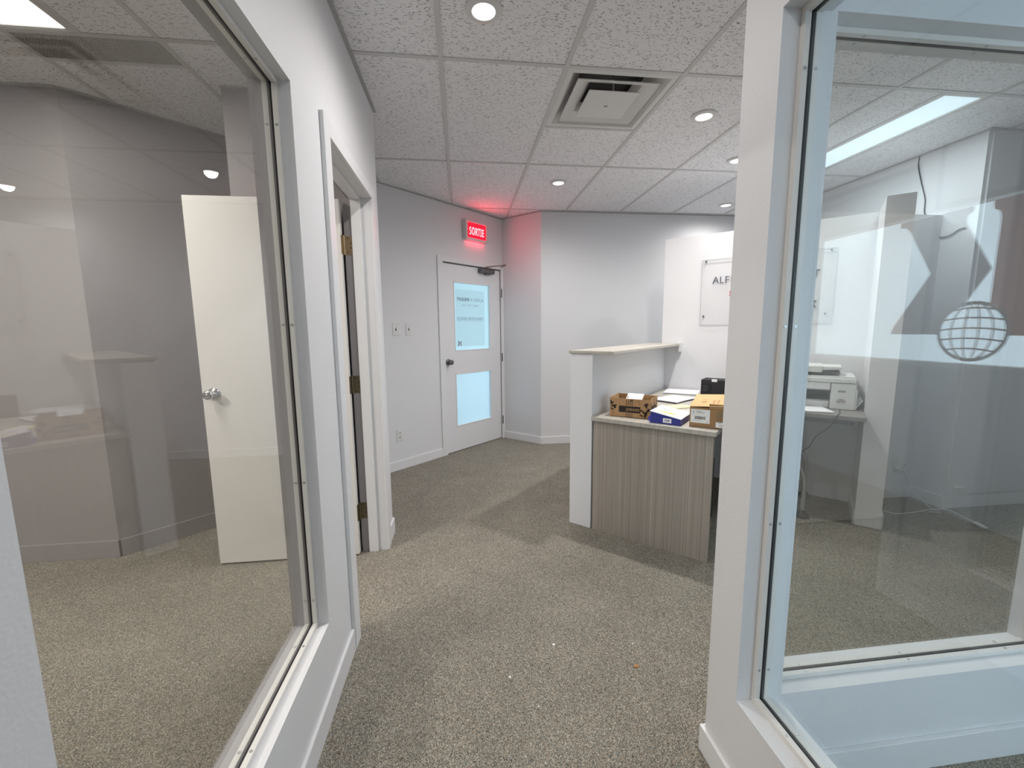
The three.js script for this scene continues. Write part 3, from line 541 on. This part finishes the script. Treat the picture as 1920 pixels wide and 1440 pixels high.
{ // blue box with printed white lid, propped higher at one end
  const blue = std({ color: lin(0.035, 0.045, 0.26), roughness: 0.45 });
  const t = thing('blue_box', 'flat blue box with a white printed lid beside the printed carton', 'box', desk(0.532, TOP, 0.028), DT);
  const body = prism([[0, 0.0005], [0.172, 0.0005], [0.172, 0.037], [0, 0.068]], 0.225); body.translate(0, 0, -0.225);
  mesh('tray', body, blue, t);
  const lidTex = canvasTex(512, 512, (x, w, h) => {
    x.fillStyle = '#f2f2f4'; x.fillRect(0, 0, w, h); x.fillStyle = '#e9b64a'; x.beginPath(); x.ellipse(230, 150, 150, 44, 0.12, 0, 7); x.fill(); x.fillStyle = '#f3d489'; x.beginPath(); x.ellipse(200, 138, 80, 22, 0.1, 0, 7); x.fill();
    x.fillStyle = '#5a86b8'; x.beginPath(); x.ellipse(150, 290, 70, 20, 0.1, 0, 7); x.fill(); x.fillStyle = '#c26a5a'; x.fillRect(60, 220, 100, 16); x.fillStyle = '#a0762e'; x.fillRect(200, 270, 120, 14); x.fillStyle = '#8a8f99'; for (let i = 0; i < 5; i++) x.fillRect(330, 330 + i * 20, 90, 8);
  });
  const lid = (() => { const g = uvBox01(rbx(-0.004, 0.18, 0, 0.004, -0.229, 0.004, 0.001, 1)); g.rotateZ(-0.178); g.translate(0, 0.0685, 0); return g; })();
  mesh('lid', lid, std({ map: lidTex, roughness: 0.55 }), t);
  const bar = canvasTex(256, 128, (x, w, h) => { x.fillStyle = '#f6f6f6'; x.fillRect(0, 0, w, h); x.fillStyle = '#111'; let p = 40; while (p < 215) { const b = rr(3, 9); x.fillRect(p, 30, b, 50); p += b + rr(3, 8); } x.fillRect(60, 92, 140, 10); });
  mesh('barcode_label', (() => { const g = new THREE.PlaneGeometry(0.048, 0.026); g.translate(0.098, 0.0225, 0.0006); return g; })(), std({ map: bar, roughness: 0.6 }), t);
}
const cardTex = canvasTex(256, 256, (x, w, h) => { x.fillStyle = '#9d7b55'; x.fillRect(0, 0, w, h); for (let i = 0; i < 1200; i++) { x.fillStyle = `rgba(${rnd() < 0.5 ? '80,52,24' : '210,170,120'},0.09)`; x.fillRect(rr(0, w), rr(0, h), rr(3, 24), 1.3); } });
const cardTop = canvasTex(512, 256, (x, w, h) => { x.fillStyle = '#c8a577'; x.fillRect(0, 0, w, h); for (let i = 0; i < 900; i++) { x.fillStyle = `rgba(${rnd() < 0.5 ? '120,80,40' : '230,190,140'},0.10)`; x.fillRect(rr(0, w), rr(0, h), rr(3, 24), 1.3); } x.fillStyle = '#86572f'; x.save(); x.font = 'bold 46px sans-serif'; x.fillText('FR', 120, 110); x.font = '30px sans-serif'; x.fillText('C3 2', 112, 150); x.restore(); for (const px of [250, 300, 380]) for (let i = 0; i < 4; i++) x.fillRect(px, 60 + i * 20, 26, 8); x.fillRect(60, 210, 300, 3); });
const cardMat = std({ map: cardTex, roughness: 0.9 });
{
  const t = thing('shipping_box', 'brown cardboard shipping box with a white barcode label and loose lid', 'box', desk(0.746, TOP, 0.058), DT + 0.06);
  const w = 0.225, d = 0.24, h = 0.113, k = 0.0035;
  mesh('base', bx(0, w, 0.0006, 0.004, -d, 0), cardMat, t);
  mesh('front_panel', uvBox01(bx(0, w, 0.0006, h, -k, 0)), cardMat, t); mesh('back_panel', uvBox01(bx(0, w, 0.0006, h + 0.006, -d, -d + k)), cardMat, t);
  mesh('side_panel', uvBox01(bx(0, k, 0.0006, h, -d + k, -k)), cardMat, t); mesh('side_panel', uvBox01(bx(w - k, w, 0.0006, h, -d + k, -k)), cardMat, t);
  const lid = mesh('lid_flap', (() => { const g = uvBox01(rbx(0, w + 0.004, 0, k, 0, d, 0.001, 1)); g.translate(0, 0, -d); g.rotateX(0.15); g.rotateZ(0.07); g.translate(-0.002, h + 0.001, 0); return g; })(), std({ map: cardTop, roughness: 0.88 }), t); lid.userData.label = 'pale flap bent slightly open';
  mesh('torn_flap', (() => { const g = rbx(0.10, w, 0, 0.03, -0.002, 0.001, 0.0008, 1); g.rotateX(-0.25); g.translate(0, h - 0.004, 0.001); return g; })(), cardMat, t);
  const lab = canvasTex(512, 400, (x, w2, h2) => { x.fillStyle = '#e9e9e6'; x.fillRect(0, 0, w2, h2); x.fillStyle = '#777'; for (let i = 0; i < 4; i++) x.fillRect(150, 40 + i * 20, rr(120, 260), 7); for (let i = 0; i < 5; i++) x.fillRect(50, 60 + i * 18, rr(40, 70), 7); x.fillRect(30, 186, 450, 3); x.fillStyle = '#222'; let p = 110; while (p < 400) { const b = rr(3, 10); x.fillRect(p, 205, b, 90); p += b + rr(3, 8); } x.fillRect(40, 330, 240, 6); x.fillRect(440, 350, 26, 20); });
  mesh('shipping_label', (() => { const g = new THREE.PlaneGeometry(0.1, 0.078); g.translate(0.056, 0.064, 0.0006); return g; })(), std({ map: lab, roughness: 0.6 }), t);
  mesh('round_patch', (() => { const g = cyl(0.045, 0.045, 0.0016, 32); g.rotateX(Math.PI / 2); g.translate(0.183, 0.066, 0.0015); return g; })(), std({ color: lin(0.26, 0.17, 0.085), roughness: 0.9 }), t);
  const scrib = canvasTex(256, 96, (x, w2, h2) => { x.fillStyle = '#e8e8e8'; x.fillRect(0, 0, w2, h2); x.strokeStyle = '#222'; x.lineWidth = 4; x.font = '40px sans-serif'; x.fillStyle = '#222'; x.fillText('YYZZ', 60, 78); x.fillText('Y1-', 40, 34); });
  mesh('handwritten_label', (() => { const g = new THREE.PlaneGeometry(0.085, 0.03); g.translate(0.18, 0.024, 0.003); return g; })(), std({ map: scrib, roughness: 0.7 }), t);
}
function sheets(name, label, cat, s, t, w, l, turn, y0, n, th = 0.0012, mat = M.paper) {
  const g = []; for (let i = 0; i < n; i++) { const a = rr(-0.05, 0.05), b = rbx(-w / 2, w / 2, 0, th, -l / 2, l / 2, 0.0004, 1); b.rotateY(a); b.translate(rr(-0.006, 0.006), y0 + i * (th + 0.0002), rr(-0.006, 0.006)); g.push(b); }
  const m = mesh(name, g, mat); m.position.set(...desk(s, TOP + 0.0005, t)); m.rotation.y = DT + turn; return tag(m, label, cat);
}
{
  const t = thing('black_folder', 'thin black folder under white sheets on the desk', 'folder', desk(0.425, TOP + 0.0005, 0.92), DT - 0.24);
  mesh('cover', rbx(-0.10, 0.10, 0, 0.008, -0.155, 0.155, 0.002), M.black, t);
}
sheets('paper_stack', 'white sheets lying on the black folder', 'paper', 0.425, 0.92, 0.205, 0.315, -0.24, 0.0087, 4);
sheets('printed_papers', 'loose printed papers in the corner between counter and sign wall', 'paper', 0.37, 1.36, 0.27, 0.27, 0.15, 0.0005, 5, 0.0016, std({ map: canvasTex(256, 256, (x, w, h) => { x.fillStyle = '#ececf0'; x.fillRect(0, 0, w, h); x.fillStyle = '#b4b6bf'; for (let i = 0; i < 12; i++) x.fillRect(24, 20 + i * 18, rr(80, 200), 4); }), roughness: 0.85 }));
sheets('yellow_notes', 'pale yellow note pad behind the blue box', 'note pad', 0.545, 0.63, 0.095, 0.15, -0.62, 0.0005, 3, 0.002, std({ color: lin(0.80, 0.76, 0.42), roughness: 0.85 }));
{
  const t = thing('black_carton', 'upright black box with a small white tab against the sign wall', 'box', desk(0.68, TOP, 1.28), DT);
  mesh('body', rbx(-0.125, 0.125, 0.0006, 0.142, -0.09, 0.075, 0.004), M.blackMatte, t);
  mesh('tab', rbx(-0.045, -0.005, 0.128, 0.150, 0.0745, 0.0765, 0.0008, 1), M.paper, t);
  const pr = canvasTex(256, 256, (x, w, h) => { x.fillStyle = '#0d0d10'; x.fillRect(0, 0, w, h); x.fillStyle = '#5b5f66'; for (let i = 0; i < 7; i++) x.fillRect(20, 40 + i * 26, rr(80, 200), 6); });
  mesh('printed_panel', (() => { const g = new THREE.PlaneGeometry(0.075, 0.075); g.translate(-0.08, 0.07, 0.0756); return g; })(), std({ map: pr, roughness: 0.7 }), t);
}
{ // computer tower under the desk
  const t = thing('computer_tower', 'black computer tower standing under the desk behind the end panel', 'computer', desk(0.70, 0, 0.42), DT);
  mesh('case', rbx(-0.09, 0.09, 0.012, 0.44, -0.21, 0.21, 0.006), M.black, t);
  mesh('front_bezel', rbx(-0.088, 0.088, 0.016, 0.436, 0.21, 0.222, 0.004), M.blackMatte, t);
  for (const [x, z] of [[-0.07, -0.18], [0.07, -0.18], [-0.07, 0.18], [0.07, 0.18]]) mesh('foot', bx(x - 0.012, x + 0.012, 0.0, 0.013, z - 0.012, z + 0.012), M.blackMatte, t);
}

// ------------------------------------------------------------------ printer
{
  const P = std({ color: lin(0.70, 0.71, 0.69), roughness: 0.4 }), P2 = std({ color: lin(0.55, 0.555, 0.56), roughness: 0.45 }), D = std({ color: lin(0.07, 0.07, 0.075), roughness: 0.55 });
  const t = thing('office_printer', 'white multifunction printer with document feeder on the side desk', 'printer', desk(1.325, TOP + 0.0008, 1.13), DT);
  const X0 = -0.21, X1 = 0.21, xc = 0.075;
  mesh('side_tower', [rbx(xc, X1, 0.0, 0.178, -0.36, 0.0, 0.006), rbx(X1 - 0.01, X1 + 0.008, 0.002, 0.135, -0.30, -0.004, 0.004)], P, t);
  mesh('base', [rbx(X0, xc, 0, 0.055, -0.36, -0.03, 0.004), rbx(X0, X0 + 0.03, 0.05, 0.178, -0.36, -0.02, 0.004), bx(X0 + 0.02, xc, 0.05, 0.178, -0.36, -0.30)], P2, t);
  mesh('output_cavity', bx(X0 + 0.03, xc, 0.056, 0.06, -0.30, -0.035), D, t);
  mesh('cavity_back', bx(X0 + 0.03, xc - 0.001, 0.06, 0.135, -0.30, -0.20), D, t);
  mesh('paper_drawer', [rbx(X0 + 0.01, xc - 0.006, 0.004, 0.048, -0.03, -0.012, 0.003)], P2, t);
  const cp = mesh('control_panel', (() => { const g = rbx(X0, xc - 0.004, 0, 0.05, -0.02, 0.012, 0.004); g.rotateX(-0.35); g.translate(0, 0.13, 0.004); return g; })(), P2, t);
  for (let i = 0; i < 3; i++) for (let j = 0; j < 3; j++) mesh('key', (() => { const g = rbx(-0.055 + i * 0.022, -0.042 + i * 0.022, 0.008 + j * 0.013, 0.016 + j * 0.013, 0.011, 0.0145, 0.001, 1); g.rotateX(-0.35); g.translate(-0.03, 0.13, 0.004); return g; })(), P, cp);
  mesh('handle_recess', bx(0.115, 0.155, 0.117, 0.131, -0.0005, 0.0006), std({ color: lin(0.25, 0.25, 0.25), roughness: 0.6 }), t);
  const dec = canvasTex(128, 96, (x, w, h) => { x.fillStyle = '#cdd0cd'; x.fillRect(0, 0, w, h); x.fillStyle = '#7b6f74'; x.fillRect(36, 6, 50, 10); x.fillRect(22, 22, 86, 12); x.fillStyle = '#93707a'; x.fillRect(8, 40, 112, 18); x.fillStyle = '#6e7070'; x.fillRect(20, 72, 30, 6); x.fillRect(74, 78, 28, 6); });
  mesh('sticker', (() => { const g = new THREE.PlaneGeometry(0.056, 0.04); g.translate(0.135, 0.055, 0.0006); return g; })(), std({ map: dec, roughness: 0.5 }), t);
  mesh('scanner_bed', [rbx(X0, X1 - 0.002, 0.181, 0.212, -0.37, 0.004, 0.005)], P, t);
  mesh('scanner_lid', prism([[X0, 0.213], [X1 - 0.002, 0.213], [X1 - 0.012, 0.224], [X0, 0.224]], 0.33).translate(0, 0, -0.34), P, t);
  mesh('feeder_tray', (() => { const g = rbx(X0 + 0.02, 0.12, 0, 0.012, -0.26, -0.04, 0.004); g.rotateZ(0.05); g.translate(0, 0.232, 0); return g; })(), D, t);
  mesh('document_feeder', [rbx(X0, 0.02, 0.245, 0.292, -0.30, -0.02, 0.008), rbx(-0.01, 0.125, 0.268, 0.288, -0.28, -0.04, 0.006)], P, t);
  mesh('side_tray', [(() => { const g = rbx(0, 0.07, 0, 0.008, -0.26, -0.03, 0.003); g.rotateZ(1.05); g.translate(X1 + 0.008, 0.004, 0); return g; })()], P, t);
}
sheets('flyers', 'loose leaflets and sheets lying on the side desk before the printer', 'paper', 1.25, 1.0, 0.30, 0.19, 0.3, 0.0005, 4, 0.002);
{
  const c = mesh('printer_cable', tube([desk(1.455, TOP + 0.006, 1.08), desk(1.45, TOP + 0.005, 0.92), desk(1.44, TOP + 0.004, 0.876), desk(1.41, 0.70, 0.866), desk(1.34, 0.62, 0.87), desk(1.30, 0.53, 0.88), desk(1.22, 0.48, 0.90), desk(1.12, 0.47, 0.93), desk(0.98, 0.50, 1.0), desk(0.95, 0.62, 1.1)], 0.0032, 70), M.black);
  tag(c, 'thin black cable drooping from the side desk below the printer', 'cable');
}

// ------------------------------------------------------------------ acrylic wall sign with lettering
{
  const font = await new FontLoader().loadAsync('fonts/droid/droid_sans_regular.typeface.json'), bold = await new FontLoader().loadAsync('fonts/droid/droid_sans_bold.typeface.json');
  const t = thing('acrylic_sign', 'clear acrylic wall sign with grey and red lettering on standoffs', 'sign', desk(0.12, 0, 1.53), DT);   // local x along the partition, z out of it
  const x0 = 0.332, x1 = 1.257, y0 = 1.355, y1 = 1.905, zf = 0.0115;
  mesh('panel', bx(x0 + 0.0012, x1 - 0.0012, y0 + 0.0012, y1 - 0.0012, zf - 0.004, zf), phys({ color: lin(0.99, 0.99, 0.99), transmission: 1, thickness: 0, roughness: 0.0, ior: 1.49, specularIntensity: 0.4 }), t);
  for (const [x, y] of [[x0 + 0.03, y1 - 0.03 + 0.035], [x1 - 0.038, y1 + 0.012], [x0 + 0.028, y0 + 0.073], [x1 - 0.046, y0 + 0.072]]) { const s = mesh('standoff', (() => { const g = cyl(0.007, 0.007, zf + 0.006, 18); g.rotateX(Math.PI / 2); g.translate(x, Math.min(y, y1 - 0.014), (zf + 0.006) / 2); return g; })(), M.darkMetal, t); }
  mesh('polished_edge', [bx(x0, x1, y0, y0 + 0.0018, zf - 0.0045, zf + 0.0002), bx(x0, x1, y1 - 0.0018, y1, zf - 0.0045, zf + 0.0002), bx(x0, x0 + 0.0018, y0 + 0.0018, y1 - 0.0018, zf - 0.0045, zf + 0.0002), bx(x1 - 0.0018, x1, y0 + 0.0018, y1 - 0.0018, zf - 0.0045, zf + 0.0002)], std({ color: lin(0.30, 0.32, 0.32), roughness: 0.3 }), t);
  const ink = std({ color: lin(0.085, 0.09, 0.13), roughness: 0.6 }), red = std({ color: lin(0.55, 0.05, 0.05), roughness: 0.6 });
  const word = (f, str, size, xa, y, xb) => { const g = flat(new TextGeometry(str, { font: f, size, depth: 0.0012, curveSegments: 4 })); g.computeBoundingBox(); const b = g.boundingBox; g.translate(-b.min.x, 0, 0); g.scale((xb - xa) / (b.max.x - b.min.x), 1, 1); g.translate(xa, y, zf + 0.0004); return g; };
  mesh('lettering', word(font, 'ALFRED H', 0.0545, 0.419, 1.703, 0.775), ink, t); mesh('lettering', word(bold, 'KNIGHT', 0.0545, 0.80, 1.703, 1.16), ink, t);
  mesh('lettering', word(font, 'Inspect. Test. Trust.', 0.042, 0.553, 1.592, 1.02), red, t);
  mesh('emblem', [(() => { const g = prism([[0, 0.028], [0.016, 0.056], [0.038, 0.056], [0.02, 0.028], [0.038, 0], [0.016, 0]], 0.0012); g.translate(1.118, 1.474, zf + 0.0004); return g; })()], ink, t);
  mesh('emblem', bx(1.092, 1.112, 1.474, 1.53, zf + 0.0004, zf + 0.0016), red, t);
}

// ------------------------------------------------------------------ cables and jacks by the side wall
{
  const c = mesh('wall_cable', tube([[3.462, 2.6, -2.947], [3.463, 2.537, -2.950], [3.463, 2.396, -2.914], [3.462, 2.266, -2.874], [3.463, 2.168, -2.868], [3.462, 2.10, -2.83]], 0.0035, 40), M.black);
  tag(c, 'thin black cable hanging from the ceiling down the side wall', 'cable');
  const d = mesh('wall_cable', tube([[3.462, 2.052, -2.832], [3.462, 2.002, -2.793], [3.461, 1.962, -2.733], [3.461, 1.965, -2.671], [3.462, 1.991, -2.63], [3.462, 1.996, -2.589]], 0.003, 40), M.black);
  tag(d, 'short black cable end looping out of the side wall', 'cable');
  const plug = mesh('cable_clip', rbx(3.455, 3.47, 2.046, 2.060, -2.842, -2.824, 0.002), M.black); tag(plug, 'small black clip holding the looped cable to the side wall', 'cable clip');
}
{
  const o = outlet([3.325, 0.262, -2.745], 0, 'white power outlet behind the charger on the low partition');
  const t = thing('phone_charger', 'white plug-in charger with printed side beside the partition wing', 'charger', [3.325, 0.262, -2.7365], 0);
  const b = mesh('body', (() => { const g = rbx(-0.021, 0.021, -0.034, 0.034, 0, 0.045, 0.005); g.rotateZ(-0.35); return g; })(), M.plastic, t);
  const pr = canvasTex(96, 128, (x, w, h) => { x.fillStyle = '#e4e4e2'; x.fillRect(0, 0, w, h); x.fillStyle = '#777'; for (let i = 0; i < 8; i++) x.fillRect(14, 12 + i * 14, rr(30, 66), 5); });
  mesh('rating_print', (() => { const g = new THREE.PlaneGeometry(0.032, 0.052); g.rotateZ(-0.35); g.translate(0, 0, 0.0455); return g; })(), std({ map: pr, roughness: 0.6 }), t);
  mesh('lead', tube([[0.012, -0.03, 0.03], [0.03, -0.09, 0.05], [0.035, -0.16, 0.10], [0.03, -0.23, 0.20], [0.035, -0.2585, 0.252], [0.055, -0.2585, 0.268], [0.04, -0.2585, 0.285], [-0.02, -0.2585, 0.262]], 0.0026, 60), M.plastic, t);
}
{
  const t = thing('white_extension_lead', 'white cord with a flat plug lying on the carpet beside the partition wing', 'cord', [0, 0, 0]);
  mesh('cord', tube([[2.96, 0.0035, -2.60], [3.0, 0.0035, -2.54], [3.031, 0.0035, -2.483], [3.135, 0.0035, -2.475], [3.25, 0.0035, -2.487], [3.353, 0.0035, -2.500], [3.464, 0.0035, -2.487], [3.458, 0.0035, -2.411], [3.42, 0.0045, -2.295]], 0.0034, 80), M.plastic, t);
  mesh('plug', (() => { const g = rbx(-0.012, 0.012, 0, 0.012, -0.045, 0.045, 0.004); g.rotateY(-0.33); g.translate(3.405, 0.0004, -2.245); return g; })(), M.plastic, t);
}
{
  const t = thing('wall_jack', 'white phone jack on the baseboard where the side wall turns', 'wall jack', [3.585, 0.128, -2.52], 0);
  mesh('box', rbx(-0.042, 0.042, -0.034, 0.034, 0, 0.026, 0.004), M.plastic, t);
  mesh('socket', bx(-0.008, 0.008, -0.0345, -0.0338, 0.006, 0.018), M.blackMatte, t);
}
[0, 0.010].forEach((dy, i) => {
  const c = mesh('baseboard_wire', tube([[3.63, 0.094 + dy, -2.512], [3.72, 0.098 + dy * 1.5, -2.512], [3.9, 0.098 + dy * 1.4, -2.513], [4.05, 0.0955 + dy, -2.512], [4.38, 0.095 + dy, -2.512]], 0.0038, 40), M.plastic);
  tag(c, i ? 'upper white wire running along the baseboard from the phone jack' : 'lower white wire running along the baseboard from the phone jack', 'wire', 'white wires on the baseboard');
});

// ------------------------------------------------------------------ litter on the carpet
{
  const chip = mesh('wood_chip', (() => { const g = prism([[-0.011, -0.004], [0.002, -0.007], [0.012, 0.001], [0.004, 0.007], [-0.007, 0.006]], 0.003); g.rotateX(-Math.PI / 2); return g; })(), std({ color: lin(0.42, 0.21, 0.07), roughness: 0.9 }));
  chip.position.set(0.654, 0.0005, -1.423); tag(chip, 'small orange-brown chip lying on the corridor carpet', 'wood chip');
  for (const [x, z, s, l] of [[0.354, -1.578, 0.006, 'tiny white paper scrap on the open corridor carpet'], [0.238, -1.298, 0.003, 'tiny pale crumb on the corridor carpet'], [0.151, -1.436, 0.005, 'tiny curled white thread on the corridor carpet'], [0.687, -1.538, 0.003, 'tiny white crumb near the orange-brown chip']]) {
    const p = mesh('paper_scrap', (() => { const g = prism([[-s, -s * 0.6], [s, -s], [s * 0.8, s], [-s * 0.6, s * 0.7]], 0.002); g.rotateX(-Math.PI / 2); return g; })(), M.paper); p.position.set(x, 0.0005, z); tag(p, l, 'scrap');
  }
}

renderer.render(scene, camera);
